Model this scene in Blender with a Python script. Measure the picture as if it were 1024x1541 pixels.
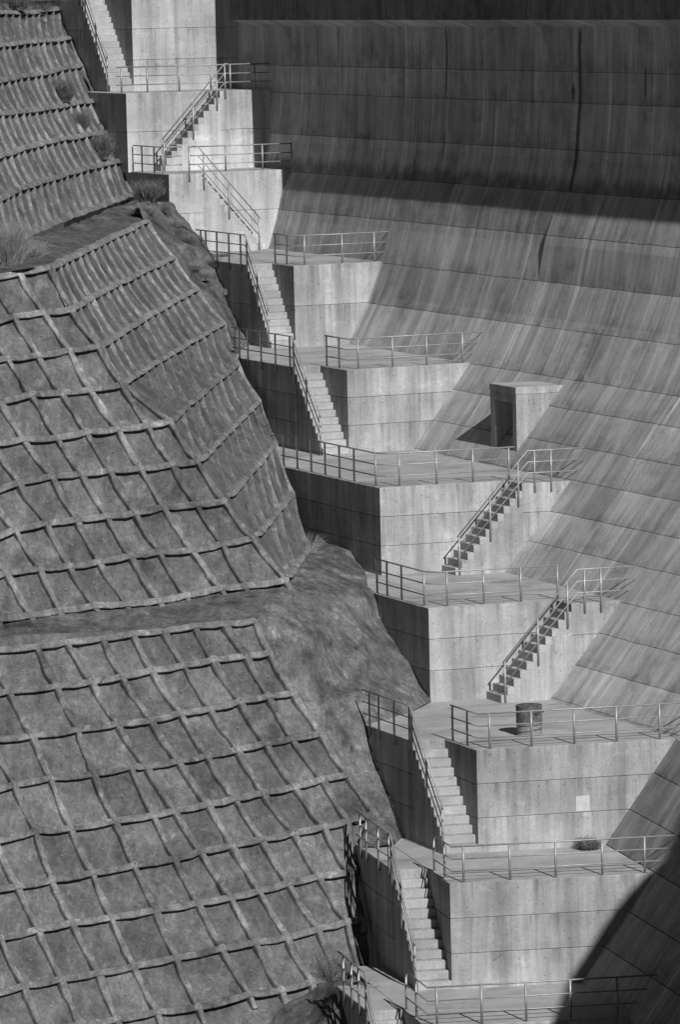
import bpy, bmesh, math, random
import numpy as np
from math import radians, sin, cos, tan, atan, atan2, hypot, pi
from mathutils import Vector, Matrix, noise as mnoise
random.seed(7)
for o in list(bpy.data.objects): bpy.data.objects.remove(o, do_unlink=True)
scene = bpy.context.scene
COL = scene.collection

# ------------------------------------------------------------------ camera
FPX, CX, CY, YH, RHO = 7400.0, 512.0, 770.5, -45.0, 0.025
D0 = FPX/52.0
PIT = atan((CY-YH)/FPX)
fw = np.array([0, cos(PIT), -sin(PIT)]); r0 = np.array([1., 0, 0]); u0 = np.array([0, sin(PIT), cos(PIT)])
rt = cos(RHO)*r0 - sin(RHO)*u0; up = sin(RHO)*r0 + cos(RHO)*u0
def ray(x, y): return fw + rt*(x-CX)/FPX - up*(y-CY)/FPX
CZ = -(ray(681, 1489)*D0)[2]                 # camera height so that the lowest platform is z = 0
CAM = np.array([0, 0, CZ])
def proj(P):
    v = np.array(P)-CAM; d = v@fw
    return CX+FPX*(v@rt)/d, CY-FPX*(v@up)/d, d
def onz(x, y, z): v = ray(x, y); return CAM+v*((z-CZ)/v[2])
def atd(x, y, d): return CAM+ray(x, y)*d
cam = bpy.data.cameras.new('camera'); camo = bpy.data.objects.new('camera', cam); COL.objects.link(camo)
cam.sensor_fit = 'VERTICAL'; cam.sensor_height = 36; cam.sensor_width = 36*1024/1541
cam.lens = FPX/1541*36; cam.clip_start = 1; cam.clip_end = 6000
M = Matrix(((rt[0], up[0], -fw[0], 0), (rt[1], up[1], -fw[1], 0), (rt[2], up[2], -fw[2], CZ), (0, 0, 0, 1)))
camo.matrix_world = M; scene.camera = camo

# ------------------------------------------------------------------ light
SUN_EL, SUN_AZ = radians(35.5), radians(22.3)            # azimuth: to the right of the reversed view axis
sdir = Vector((sin(SUN_AZ)*cos(SUN_EL), -cos(SUN_AZ)*cos(SUN_EL), sin(SUN_EL)))
SNP = np.array(sdir)
w = bpy.data.worlds.new('World'); scene.world = w; w.use_nodes = True
nt = w.node_tree; bg = nt.nodes['Background']
sky = nt.nodes.new('ShaderNodeTexSky'); sky.sky_type = 'NISHITA'; sky.sun_disc = False
sky.sun_elevation = SUN_EL; sky.sun_rotation = atan2(sdir.x, sdir.y)
sky.air_density = 0.36; sky.dust_density = 0.0; sky.ozone_density = 1.0; sky.altitude = 600
sep = nt.nodes.new('ShaderNodeSeparateColor')            # the picture is black and white, taken through a red filter
nt.links.new(sky.outputs[0], sep.inputs[0]); nt.links.new(sep.outputs[0], bg.inputs[0])
bg.inputs[1].default_value = 0.05
sl = bpy.data.lights.new('sun', 'SUN'); sl.energy = 4.6; sl.angle = radians(0.53); sl.color = (1, 1, 1)
so = bpy.data.objects.new('sun', sl); COL.objects.link(so); so.rotation_euler = sdir.to_track_quat('Z', 'Y').to_euler()
scene.view_settings.view_transform = 'Standard'; scene.view_settings.look = 'None'
scene.view_settings.exposure = 0.0; scene.view_settings.gamma = 1.0; scene.view_settings.use_curve_mapping = False
scene.render.engine = 'CYCLES'
scene.render.resolution_x = 681; scene.render.resolution_y = 1024

# ------------------------------------------------------------------ materials
class NT:
    def __init__(s, name):
        s.m = bpy.data.materials.new(name); s.m.use_nodes = True; s.t = s.m.node_tree; s.n = s.t.nodes
        s.b = s.n['Principled BSDF']; s.pos = s.n.new('ShaderNodeNewGeometry').outputs['Position']
    def link(s, a, b): s.t.links.new(a, b)
    def val(s, sock, v):
        if hasattr(v, 'is_linked') or hasattr(v, 'node'): s.link(v, sock)
        else: sock.default_value = v
    def math(s, op, a, b=None, c=None, clamp=False):
        n = s.n.new('ShaderNodeMath'); n.operation = op; n.use_clamp = clamp
        s.val(n.inputs[0], a)
        if b is not None: s.val(n.inputs[1], b)
        if c is not None: s.val(n.inputs[2], c)
        return n.outputs[0]
    def mapping(s, rotz, scale, loc=(0, 0, 0)):
        r = s.n.new('ShaderNodeVectorRotate'); r.rotation_type = 'Z_AXIS'; s.link(s.pos, r.inputs['Vector']); r.inputs['Angle'].default_value = rotz
        mp = s.n.new('ShaderNodeMapping'); s.link(r.outputs[0], mp.inputs[0]); mp.inputs['Scale'].default_value = scale; mp.inputs['Location'].default_value = loc
        return mp.outputs[0]
    def noise(s, vec, scale=1, detail=4, rough=.55, dist=0):
        n = s.n.new('ShaderNodeTexNoise'); s.link(vec, n.inputs['Vector'])
        n.inputs['Scale'].default_value = scale; n.inputs['Detail'].default_value = detail
        n.inputs['Roughness'].default_value = rough; n.inputs['Distortion'].default_value = dist
        return n.outputs[0]
    def ramp(s, fac, a, b, va, vb):     # linear remap fac a..b -> va..vb, clamped
        n = s.n.new('ShaderNodeMapRange'); s.link(fac, n.inputs[0])
        for i, v in enumerate((a, b, va, vb)): n.inputs[i+1].default_value = v
        return n.outputs[0]
    def finish(s, v, rough=.85, bump=None, bstr=.4, bdist=.02, spec=.25):
        c = s.n.new('ShaderNodeCombineColor')
        for i in range(3): s.link(v, c.inputs[i])
        s.link(c.outputs[0], s.b.inputs['Base Color']); s.b.inputs['Roughness'].default_value = rough
        s.b.inputs['Specular IOR Level'].default_value = spec
        if bump is not None:
            bn = s.n.new('ShaderNodeBump'); bn.inputs['Strength'].default_value = bstr; bn.inputs['Distance'].default_value = bdist
            s.link(bump, bn.inputs['Height']); s.link(bn.outputs[0], s.b.inputs['Normal'])
        return s.m
    def gen(s):
        g = s.n.new('ShaderNodeSeparateXYZ'); s.link(s.n.new('ShaderNodeTexCoord').outputs['Generated'], g.inputs[0]); return g.outputs[2]
    def rnd(s): return s.n.new('ShaderNodeObjectInfo').outputs['Random']

def mat_wall(name, base, rot, streak=1.0, ties=True, dark=0.0):
    t = NT(name)
    big = t.noise(t.mapping(rot, (.45, .45, .6)), 1, 5, .6)
    st = t.noise(t.mapping(rot, (2.2, 2.2, .13)), 1, 5, .6, .25)
    st2 = t.noise(t.mapping(rot, (7, 7, .35), (3, 1, 2)), 1, 4, .6, .15)
    fine = t.noise(t.mapping(rot, (14, 14, 14)), 1, 5, .7)
    v = t.math('MULTIPLY', base, t.ramp(big, .3, .72, .76, 1.18))
    v = t.math('MULTIPLY', v, t.ramp(st, .32, .7, 1-.36*streak, 1+.2*streak))
    v = t.math('MULTIPLY', v, t.ramp(st2, .55, .75, 1, 1-.2*streak))
    v = t.math('MULTIPLY', v, t.ramp(fine, .3, .7, .84, 1.12))
    blot = t.noise(t.mapping(rot, (1.1, 1.1, 1.6), (9, 4, 1)), 1, 6, .68)
    v = t.math('MULTIPLY', v, t.ramp(blot, .57, .68, 1, 1.24))          # pale efflorescence
    spots = t.noise(t.mapping(rot, (5, 5, 5), (1, 7, 3)), 1, 3, .5)
    v = t.math('MULTIPLY', v, t.ramp(spots, .66, .73, 1, .7))
    v = t.math('MULTIPLY', v, t.ramp(t.rnd(), 0, 1, .91, 1.08))
    g = t.gen(); dn = t.noise(t.mapping(rot, (3.2, 3.2, .25), (2, 6, 4)), 1, 6, .7, .2)
    drip = t.math('MULTIPLY', t.ramp(g, .25, .98, 0, 1), t.ramp(dn, .48, .66, 0, 1))       # runs of dirt from the upper edge
    v = t.math('MULTIPLY', v, t.math('SUBTRACT', 1, t.math('MULTIPLY', drip, .42*streak)))
    lime = t.math('MULTIPLY', t.ramp(g, .0, .16, 1, 0), t.ramp(dn, .35, .5, 1, 0))          # lime bloom along the lower joint
    v = t.math('MULTIPLY', v, t.math('ADD', 1, t.math('MULTIPLY', lime, .18)))
    if ties:
        sx = t.n.new('ShaderNodeSeparateXYZ'); t.link(t.mapping(rot, (1.35, 1.35, 1.9)), sx.inputs[0])
        fx = t.math('SUBTRACT', t.math('FRACT', sx.outputs[0]), .5); fz = t.math('SUBTRACT', t.math('FRACT', sx.outputs[2]), .5)
        fx = t.math('DIVIDE', fx, 1.35); fz = t.math('DIVIDE', fz, 1.9)
        d = t.math('SQRT', t.math('ADD', t.math('MULTIPLY', fx, fx), t.math('MULTIPLY', fz, fz)))
        v = t.math('MULTIPLY', v, t.math('MAXIMUM', t.ramp(d, .016, .03, .55, 1), t.ramp(big, .45, .55, 0, 1)))
    return t.finish(v, .88, fine, .35, .012)

def mat_floor(name, base):
    t = NT(name)
    big = t.noise(t.mapping(radians(-20), (.5, .8, 1)), 1, 6, .62, .4)
    pud = t.noise(t.mapping(radians(-20), (.35, .6, 1), (5, 3, 0)), 1, 5, .6, .6)
    fine = t.noise(t.mapping(0, (12, 12, 12)), 1, 5, .7)
    v = t.math('MULTIPLY', base, t.ramp(big, .3, .7, .72, 1.2))
    v = t.math('MULTIPLY', v, t.ramp(pud, .56, .66, 1, .66))
    v = t.math('MULTIPLY', v, t.ramp(fine, .3, .7, .9, 1.1))
    return t.finish(v, .8, fine, .3, .01)

def mat_dam(name, base, rot, stains=(), mould=None):
    t = NT(name)
    # rotated frame: x = across the face, y = along the dam axis
    big = t.noise(t.mapping(rot, (.22, .22, .22)), 1, 6, .62)
    st = t.noise(t.mapping(rot, (.16, 1.1, .13)), 1, 6, .66, .5)
    st2 = t.noise(t.mapping(rot, (.35, 3.2, .28), (0, 3, 0)), 1, 5, .68, .5)
    st3 = t.noise(t.mapping(rot, (.9, 9, .7), (2, 0, 0)), 1, 4, .65, .3)
    patch = t.noise(t.mapping(rot, (.6, .45, .6), (7, 2, 1)), 1, 6, .7, .3)
    fine = t.noise(t.mapping(rot, (9, 9, 9)), 1, 6, .75)
    v = t.math('MULTIPLY', base, t.ramp(big, .32, .68, .80, 1.17))
    v = t.math('MULTIPLY', v, t.ramp(st, .3, .7, .70, 1.26))
    v = t.math('MULTIPLY', v, t.ramp(st2, .4, .70, 1.07, .74))
    v = t.math('MULTIPLY', v, t.ramp(st3, .35, .68, 1.03, .93))
    v = t.math('MULTIPLY', v, t.ramp(patch, .52, .66, 1, .70))
    wst = t.noise(t.mapping(rot, (.10, 2.2, .09), (1, 8, 2)), 1, 3, .5, .2)
    v = t.math('MULTIPLY', v, t.ramp(wst, .60, .70, 1, 1.45))
    v = t.math('MULTIPLY', v, t.ramp(fine, .3, .7, .84, 1.14))
    v = t.math('MULTIPLY', v, t.ramp(t.rnd(), 0, 1, .84, 1.13))
    g = t.gen(); dn = t.noise(t.mapping(rot, (1.2, 1.3, 1.2), (2, 6, 4)), 1, 7, .75, .4)
    m = t.math('MULTIPLY', t.ramp(g, .0, .45, 1, 0), t.ramp(dn, .42, .62, 0, 1))
    v = t.math('MULTIPLY', v, t.math('SUBTRACT', 1, t.math('MULTIPLY', m, .42)))           # dirt held above each joint
    m = t.math('MULTIPLY', t.ramp(g, .80, 1, 0, 1), t.ramp(dn, .36, .52, 1, 0))
    v = t.math('MULTIPLY', v, t.math('ADD', 1, t.math('MULTIPLY', m, .22)))
    if stains or mould:
        sx = t.n.new('ShaderNodeSeparateXYZ'); t.link(t.mapping(rot, (1, 1, 1)), sx.inputs[0])
        wob = t.math('MULTIPLY', t.math('SUBTRACT', t.noise(t.mapping(rot, (.5, .5, .9), (3, 3, 3)), 1, 4, .6), .5), .25)
        for (a_, wd, z0, z1, k_) in stains:            # water stains along vertical joints
            d = t.math('ABSOLUTE', t.math('ADD', t.math('SUBTRACT', sx.outputs[1], a_), wob))
            m = t.ramp(d, wd*.3, wd, 1, 0)
            m = t.math('MULTIPLY', m, t.ramp(sx.outputs[2], z0, z0+.5, 0, 1)); m = t.math('MULTIPLY', m, t.ramp(sx.outputs[2], z1-.3, z1, 1, 0))
            v = t.math('MULTIPLY', v, t.math('SUBTRACT', 1, t.math('MULTIPLY', m, k_)))
        if mould:                                      # ragged growth along the break of slope
            nz = t.noise(t.mapping(rot, (1.5, 1.6, .5), (5, 1, 0)), 1, 6, .75)
            h_ = t.math('ADD', t.math('SUBTRACT', sx.outputs[2], mould), t.math('MULTIPLY', t.math('SUBTRACT', nz, .5), 1.6))
            m = t.math('MULTIPLY', t.ramp(h_, -.5, -.1, 0, 1), t.ramp(h_, .1, .5, 1, 0))
            v = t.math('MULTIPLY', v, t.math('SUBTRACT', 1, t.math('MULTIPLY', m, .5)))
    return t.finish(v, .85, fine, .45, .02)

def mat_shot(name, base, rot=0.0, contrast=1.0):
    t = NT(name)
    big = t.noise(t.mapping(rot, (.7, .7, .7)), 1, 6, .68, .6)
    fall = t.noise(t.mapping(rot, (3.0, 1.4, .6)), 1, 6, .7, .5)
    lich = t.noise(t.mapping(rot, (1.5, 1.5, 1.1), (4, 4, 4)), 1, 9, .74, 1.0)
    lime = t.noise(t.mapping(rot, (2.6, 2.6, 1.3), (1, 9, 5)), 1, 7, .7, 1.6)
    fine = t.noise(t.mapping(rot, (9, 9, 9)), 1, 7, .78)
    v = t.math('MULTIPLY', base, t.ramp(big, .3, .7, 1-.30*contrast, 1+.30*contrast))
    v = t.math('MULTIPLY', v, t.ramp(fall, .3, .7, 1-.24*contrast, 1+.22*contrast))
    v = t.math('MULTIPLY', v, t.ramp(lich, .55, .70, 1, 1+.6*contrast))
    v = t.math('MULTIPLY', v, t.ramp(lich, .30, .43, 1-.38*contrast, 1))
    v = t.math('MULTIPLY', v, t.ramp(lime, .66, .76, 1, 1+1.1*contrast))
    grit = t.noise(t.mapping(rot, (4.5, 4.5, 3.5), (8, 2, 6)), 1, 8, .8, .6)
    v = t.math('MULTIPLY', v, t.ramp(fine, .3, .7, .66, 1.34))
    v = t.math('MULTIPLY', v, t.ramp(grit, .35, .65, .76, 1.24))
    v = t.math('MULTIPLY', v, t.ramp(t.rnd(), 0, 1, .82, 1.18))
    return t.finish(v, .92, t.math('ADD', fine, t.math('MULTIPLY', lich, .6)), .7, .03)

def mat_plain(name, v, rough=.5, metal=0.0, var=.2, scale=9, spec=.4):
    t = NT(name)
    f = t.noise(t.mapping(0, (scale, scale, scale)), 1, 4, .6)
    m = t.finish(t.math('MULTIPLY', v, t.ramp(f, .3, .7, 1-var, 1+var)), rough, spec=spec)
    t.b.inputs['Metallic'].default_value = metal
    return m

A_UP, A_LO = radians(22.5), radians(13.5)
MT = {}
MT['wall'] = mat_wall('wall_concrete', .385, -radians(16))
MT['wall_pale'] = mat_wall('wall_concrete_pale', .465, -radians(14), .9)
MT['floor'] = mat_floor('platform_concrete', .37)
MT['step'] = mat_wall('step_concrete', .40, -radians(16), .3, ties=False)
MT['dam'] = mat_dam('dam_concrete', .435, -A_UP)
MT['damlow'] = mat_dam('dam_toe_concrete', .34, -A_LO)
MT['shot'] = mat_shot('shotcrete', .112, 0, 1.35)
MT['shot_side'] = mat_shot('shotcrete_ribbed', .11, 0, 1.3)
MT['rib'] = mat_shot('shotcrete_beam', .15, 0, 1.8)
MT['rib_side'] = mat_shot('shotcrete_beam_pale', .19, 0, 1.4)
MT['mortar'] = mat_shot('mortar_berm', .105, 0, 2.0)
MT['steel'] = mat_plain('galvanised_steel', .34, .5, .45, .2, 6, .4)
MT['rust'] = mat_plain('rusty_steel', .10, .75, .1, .7, 7)
MT['drum_pale'] = mat_plain('worn_drum_paint', .22, .6, .1, .3, 7)
MT['dry'] = mat_plain('dry_grass', .22, .8, 0, .35, 3)
MT['leaf'] = mat_plain('shrub_twigs', .11, .8, 0, .4, 4)
MT['pipe'] = mat_plain('drain_pipe', .3, .6, 0, .2)
MT['earth'] = mat_shot('earth', .07)

# ------------------------------------------------------------------ object helpers
def tag(o, label=None, cat=None, group=None, kind=None):
    if label: o['label'] = label
    if cat: o['category'] = cat
    if group: o['group'] = group
    if kind: o['kind'] = kind
    return o
def empty(name, loc):
    o = bpy.data.objects.new(name, None); COL.objects.link(o); o.location = loc; o.empty_display_size = .3
    return o
def put(name, mesh, parent=None, loc=None):
    o = bpy.data.objects.new(name, mesh); COL.objects.link(o)
    if loc is not None: o.location = loc
    if parent:
        o.parent = parent
        if parent.parent is None: o.matrix_parent_inverse = Matrix.Translation(-Vector(parent.location))
        else: o.matrix_parent_inverse = Matrix.Identity(4)
    return o
def mesh(name, V, Fc, mats, smooth=False, midx=None):
    me = bpy.data.meshes.new(name); me.from_pydata([tuple(map(float, v)) for v in V], [], Fc)
    for m in (mats if isinstance(mats, (list, tuple)) else [mats]): me.materials.append(m)
    if midx: me.polygons.foreach_set('material_index', midx)
    if smooth: me.polygons.foreach_set('use_smooth', [True]*len(me.polygons))
    me.update(); return me
def fixn(me):
    b = bmesh.new(); b.from_mesh(me); bmesh.ops.recalc_face_normals(b, faces=b.faces); b.to_mesh(me); b.free(); return me
def inset(poly, d):
    n = len(poly); out = []
    area = sum(poly[i][0]*poly[(i+1) % n][1]-poly[(i+1) % n][0]*poly[i][1] for i in range(n))
    sg = 1 if area > 0 else -1
    for i in range(n):
        p0, p1, p2 = (np.array(poly[(i+k) % n], float) for k in (-1, 0, 1))
        e1 = p1-p0; e1 /= np.linalg.norm(e1); e2 = p2-p1; e2 /= np.linalg.norm(e2)
        n1 = np.array([-e1[1], e1[0]])*sg; n2 = np.array([-e2[1], e2[0]])*sg
        k = d/max(.2, 1+n1@n2); out.append(tuple(p1+(n1+n2)*k))
    return out
def prism(name, poly, z0, z1, mats, ch=.02, top_idx=0):
    """vertical prism with chamfered top and bottom edges; the top face takes material top_idx"""
    n = len(poly); pi_ = inset(poly, ch)
    V = [(x, y, z0) for x, y in pi_]+[(x, y, z0+ch) for x, y in poly]+[(x, y, z1-ch) for x, y in poly]+[(x, y, z1) for x, y in pi_]
    Fc, mi = [], []
    for r in range(3):
        for i in range(n):
            j = (i+1) % n; Fc.append((r*n+i, r*n+j, (r+1)*n+j, (r+1)*n+i)); mi.append(0)
    Fc.append(tuple(range(3*n, 4*n))); mi.append(top_idx); Fc.append(tuple(reversed(range(n)))); mi.append(0)
    return fixn(mesh(name, V, Fc, mats, False, mi))
def tube_into(V, Fc, pts, r, seg=8):
    pts = [Vector(p) for p in pts]; base = len(V)
    for i, p in enumerate(pts):
        if i == 0: t = pts[1]-pts[0]
        elif i == len(pts)-1: t = pts[-1]-pts[-2]
        else: t = (pts[i+1]-p).normalized()+(p-pts[i-1]).normalized()
        t.normalize(); a = t.cross(Vector((0, 0, 1)))
        if a.length < .1: a = t.cross(Vector((1, 0, 0)))
        a.normalize(); b = t.cross(a)
        rr = r[i] if isinstance(r, (list, tuple)) else r
        for k in range(seg):
            an = 2*pi*k/seg; V.append(tuple(p+a*rr*cos(an)+b*rr*sin(an)))
    for i in range(len(pts)-1):
        for k in range(seg):
            k2 = (k+1) % seg; Fc.append((base+i*seg+k, base+i*seg+k2, base+(i+1)*seg+k2, base+(i+1)*seg+k))
    Fc.append(tuple(base+k for k in reversed(range(seg)))); Fc.append(tuple(base+(len(pts)-1)*seg+k for k in range(seg)))
def tube(name, pts, r, mat, parent, seg=8):
    V, Fc = [], []; tube_into(V, Fc, pts, r, seg)
    return put(name, mesh(name, V, Fc, mat, True), parent)
def lathe(name, prof, mat, seg=32):
    V, Fc = [], []; n = len(prof)
    for r, z in prof:
        for k in range(seg): V.append((r*cos(2*pi*k/seg), r*sin(2*pi*k/seg), z))
    for i in range(n-1):
        for k in range(seg):
            k2 = (k+1) % seg; Fc.append((i*seg+k, i*seg+k2, (i+1)*seg+k2, (i+1)*seg+k))
    Fc.append(tuple(reversed(range(seg)))); Fc.append(tuple((n-1)*seg+k for k in range(seg)))
    return mesh(name, V, Fc, mat, False)

# ------------------------------------------------------------------ the chain of platforms (levels from the picture's vertical edges)
base_px = {1: (681, 1489), 2: (721, 1283), 3: (647.5, 1057), 4: (574, 866), 5: (525.5, 683), 6: (445.3, 522), 7: (258, 382), 8: (193, 258), 9: (201.5, 137)}
top_y = {1: 1330, 2: 1129, 3: 915, 4: 734, 5: 557, 6: 400.3, 7: 262.6, 8: 140.6, 9: -2.5}
A_ang = {0: 13.5, 1: 13.5, 2: 21.5, 3: 22, 4: 22.5, 5: 22.5, 6: 22.5, 7: 22.5, 8: 22.5, 9: 22.5}
B_ang = {0: 8.3, 1: 8.3, 2: 11.2, 3: 15.5, 4: 15.5, 5: 22.5, 6: 21.8, 7: 15.5, 8: 9, 9: 9}
Z = {0: 0.0}; C = {}
for k in range(1, 10):
    P = onz(*base_px[k], Z[k-1]); lo, hi = Z[k-1], Z[k-1]+10
    for _ in range(50):
        m = (lo+hi)/2
        if proj((P[0], P[1], m))[1] > top_y[k]: lo = m
        else: hi = m
    Z[k] = lo; C[k] = np.array([P[0], P[1]])
C[7] = C[7]+np.array([-sin(radians(22.5)), cos(radians(22.5))])*.85
C[0] = onz(641, 1547, 0)[:2]
Z[-1] = -3.1
ad = {k: np.array([-sin(radians(v)), cos(radians(v))]) for k, v in A_ang.items()}
bd = {k: np.array([cos(radians(v)), sin(radians(v))]) for k, v in B_ang.items()}
def P2(k, b, a): return C[k]+bd[k]*b+ad[k]*a
def P3(k, b, a, z): q = P2(k, b, a); return np.array([q[0], q[1], z])
def solve_x(fn, x, lo, hi):
    """parameter t in lo..hi where fn(t) projects to picture column x"""
    s = 1 if proj(fn(hi))[0] > proj(fn(lo))[0] else -1
    for _ in range(50):
        m = (lo+hi)/2
        if (proj(fn(m))[0]-x)*s < 0: lo = m
        else: hi = m
    return (lo+hi)/2
SW = 1.0                                   # stair width
STAIR = {0: (2.6, 12), 1: (2.6, 12), 2: (2.4, 12), 5: (2.5, 12), 6: (2.2, 12), 9: (3.2, 15)}   # run, risers
def wall_d(x, y, k, off):                  # depth where the pixel meets the left wall plane of block k
    o = C[k]+bd[k]*off; n = np.array([ad[k][1], -ad[k][0]]); v = ray(x, y)
    t = (n@o)/(n@v[:2]); return t

def fbm0(p): return mnoise.fractal(Vector(p), 1.0, 2.0, 4)
# ------------------------------------------------------------------ dam: sloping downstream face, crest, panels per lift
RR = np.array([cos(A_UP), sin(A_UP)]); AA = np.array([-sin(A_UP), cos(A_UP)])
PROF = [(6.0, 65.0), (9.2, 67.6), (12.2, 69.95), (15.2, 72.25), (17.0, 73.2), (18.3, 73.72), (19.5, 74.08), (20.55, 74.34), (21.4, 74.72), (22.5, 74.96), (24.6, 75.15), (26, 75.2), (40, 75.2)]
def bz(z):
    return float(np.interp(z, [p[0] for p in PROF], [p[1] for p in PROF]))
def dpt(a, z, off=0.0):
    q = RR*(bz(z)+off)+AA*a; return np.array([q[0], q[1], z])
def dam_hit(x, y):                         # pixel -> (a, z) on the dam face
    v = ray(x, y); lo, hi = 100., 320.
    for _ in range(60):
        m = (lo+hi)/2; p = CAM+v*m
        if RR@p[:2] < bz(max(6.0, p[2])): lo = m
        else: hi = m
    p = CAM+v*lo; return AA@p[:2], p[2]
lift_px = [(854, 997), (884, 948), (911, 900), (784, 811), (815, 766), (835, 717), (812, 662), (835, 612), (724, 550), (724, 479), (724, 413), (724, 344), (724, 279), (724, 218), (724, 150), (724, 105)]
LZ = sorted(dam_hit(*p)[1] for p in lift_px)
zz = [LZ[0]]
for v_ in LZ[1:]:
    if v_-zz[-1] > .45: zz.append(v_)
LZ = [5.4, zz[0]-1.0]+zz
OVH = .86
aJ1 = dam_hit(621, 150)[0]; aJ2 = dam_hit(861, 150)[0]; dJ = aJ1-aJ2
CREST_IN = dam_hit(700, 41)[1]
LZ.append(CREST_IN+.6)
joints = [aJ2-3*dJ, aJ2-2*dJ, aJ2-dJ, aJ2, aJ1, aJ1+dJ, aJ1+2*dJ]
zbreak = dam_hit(724, 279)[1]; zoff0 = dam_hit(810, 420)[1]
stn = []
for x, y0, y1, wd, k_ in [(672, 45, 152, .11, .75), (864, 45, 300, .20, .8), (972, 105, 158, .10, .7), (863, 130, 160, .22, .8), (510, 45, 90, .08, .5), (478, 45, 100, .07, .6), (560, 60, 105, .07, .5), (667, 200, 250, .16, .55), (627, 60, 266, .06, .6), (480, 120, 140, .12, .5), (742, 60, 250, .07, .35), (800, 70, 210, .06, .3)]:
    a_, z_a = dam_hit(x, y0); a2_, z_b = dam_hit(x, y1); stn.append(((a_+a2_)/2, wd, z_b, z_a+.2, k_))
MT['damtop'] = mat_dam('dam_crest_concrete', .48, -A_UP, stn, zbreak+.15)
MT['soffit'] = mat_dam('soffit_concrete', .52, -A_UP)  # paler base colour stands in for light bounced up under the crest
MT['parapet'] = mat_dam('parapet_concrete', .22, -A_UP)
dam = empty('dam', (dpt(aJ2, 6)[0], dpt(aJ2, 6)[1], 0))
tag(dam, 'tall streaked concrete dam face sloping down to the right of the stepped blocks', 'dam')
for li in range(len(LZ)-1):
    z0, z1 = LZ[li], LZ[li+1]
    for ji in range(len(joints)-1):
        a0, a1 = joints[ji]+.012, joints[ji+1]-.012
        dz = .009; V = []; Fc = []
        zs = sorted(set([z0+dz, z1-dz]+[p[0] for p in PROF if z0+dz+.1 < p[0] < z1-dz-.1]))
        off = random.uniform(-.006, .006)
        def extra(z):
            e = off
            if joints[ji+1] <= aJ2+.01 and z > zoff0: e -= .13*max(0, min(1, (z-zoff0)/.9, (20.45-z)/.7))
            return e
        nA = 28; rows = [(zs[0]-.0, .10)]+[(z, 0) for z in zs]+[(zs[-1], .10)]
        for z, dep in rows:
            for i in range(nA+1):
                a = a0+(a1-a0)*i/nA; jz = .016*fbm0((a*1.0, z*3, 1)) if (z in (zs[0], zs[-1])) else 0; V.append(dpt(a, z+jz, extra(z)+dep+.012*fbm0((a*.7, z*.7, 5))))
        for r in range(len(rows)-1):
            for i in range(nA): q = r*(nA+1)+i; Fc.append((q, q+1, q+nA+2, q+nA+1))
        # ends of the panel
        for i, sgn in ((0, 1), (nA, -1)):
            s0 = len(V)
            for z, dep in rows[1:-1]: V.append(dpt(a0 if i == 0 else a1, z, extra(z)+.2))
            for r in range(len(rows)-3):
                p, q = (r+1)*(nA+1)+i, (r+2)*(nA+1)+i
                Fc.append((p, q, s0+r+1, s0+r) if sgn > 0 else (q, p, s0+r, s0+r+1))
        put('lift_panel', fixn(mesh('lift_panel', V, Fc, MT['damtop'] if z0 > zbreak-.2 else MT['dam'])), dam)
# core behind the joints
V = []; Fc = []
zs = [5]+[p[0] for p in PROF]
for z in zs:
    for a in (joints[0], joints[-1]): V.append(dpt(a, z, .09))
for i in range(len(zs)-1): Fc.append((2*i, 2*i+1, 2*i+3, 2*i+2))
put('core', mesh('core', V, Fc, MT['dam']), dam)
# crest: soffit panels and parapet
zs_in, zs_out = CREST_IN, CREST_IN+.32
bv = 75.2
def fpt(b, a, z): q = RR*b+AA*a; return (q[0], q[1], z)
a_end = solve_x(lambda t: np.array(fpt(bv-OVH, t, zs_out)), 348, 150, 230)
step = .0; a = a_end; pw_ = dJ/9.0
while a > joints[0]:
    a0, a1 = a-pw_+.012, a-.012
    V = [fpt(bv-OVH, a0, zs_out), fpt(bv-OVH, a1, zs_out), fpt(bv+.1, a1, zs_in-.02), fpt(bv+.1, a0, zs_in-.02),
         fpt(bv-OVH, a0, zs_out+.2), fpt(bv-OVH, a1, zs_out+.2), fpt(bv+.1, a1, zs_out+.2), fpt(bv+.1, a0, zs_out+.2)]
    Fc = [(0, 1, 2, 3), (4, 5, 6, 7), (0, 1, 5, 4), (1, 2, 6, 5), (2, 3, 7, 6), (3, 0, 4, 7)]
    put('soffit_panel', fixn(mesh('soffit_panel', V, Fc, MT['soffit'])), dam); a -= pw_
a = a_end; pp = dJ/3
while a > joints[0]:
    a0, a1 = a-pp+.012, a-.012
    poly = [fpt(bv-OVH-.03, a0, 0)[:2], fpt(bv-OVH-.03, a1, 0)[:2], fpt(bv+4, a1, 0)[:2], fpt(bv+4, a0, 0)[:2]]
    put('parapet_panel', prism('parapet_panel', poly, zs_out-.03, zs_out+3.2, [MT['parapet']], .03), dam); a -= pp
# lower toe of the dam, turned slightly (strike A_LO), below the drum platform's level
AL = np.array([-sin(A_LO), cos(A_LO)]); RL = np.array([cos(A_LO), sin(A_LO)])
e2 = onz(1018, 1112, Z[2]); f2 = onz(913, 1272, Z[1])
bE, bF = RL@e2[:2], RL@f2[:2]
SLO = (bE-bF)/(Z[2]-Z[1])
def lpt(a, z, off=0): b = bF+SLO*(z-Z[1])+off; q = RL*b+AL*a; return np.array([q[0], q[1], z])
def low_hit(x, y):
    v = ray(x, y); lo, hi = 60., 220.
    for _ in range(60):
        m = (lo+hi)/2; p = CAM+v*m
        if RL@p[:2] < bF+SLO*(p[2]-Z[1]): lo = m
        else: hi = m
    p = CAM+v*lo; return AL@p[:2], p[2]
low_z = sorted([low_hit(1000, 1171)[1], low_hit(985, 1238)[1], low_hit(1007, 1325)[1], low_hit(985, 1395)[1], low_hit(930, 1438)[1]])
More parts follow.
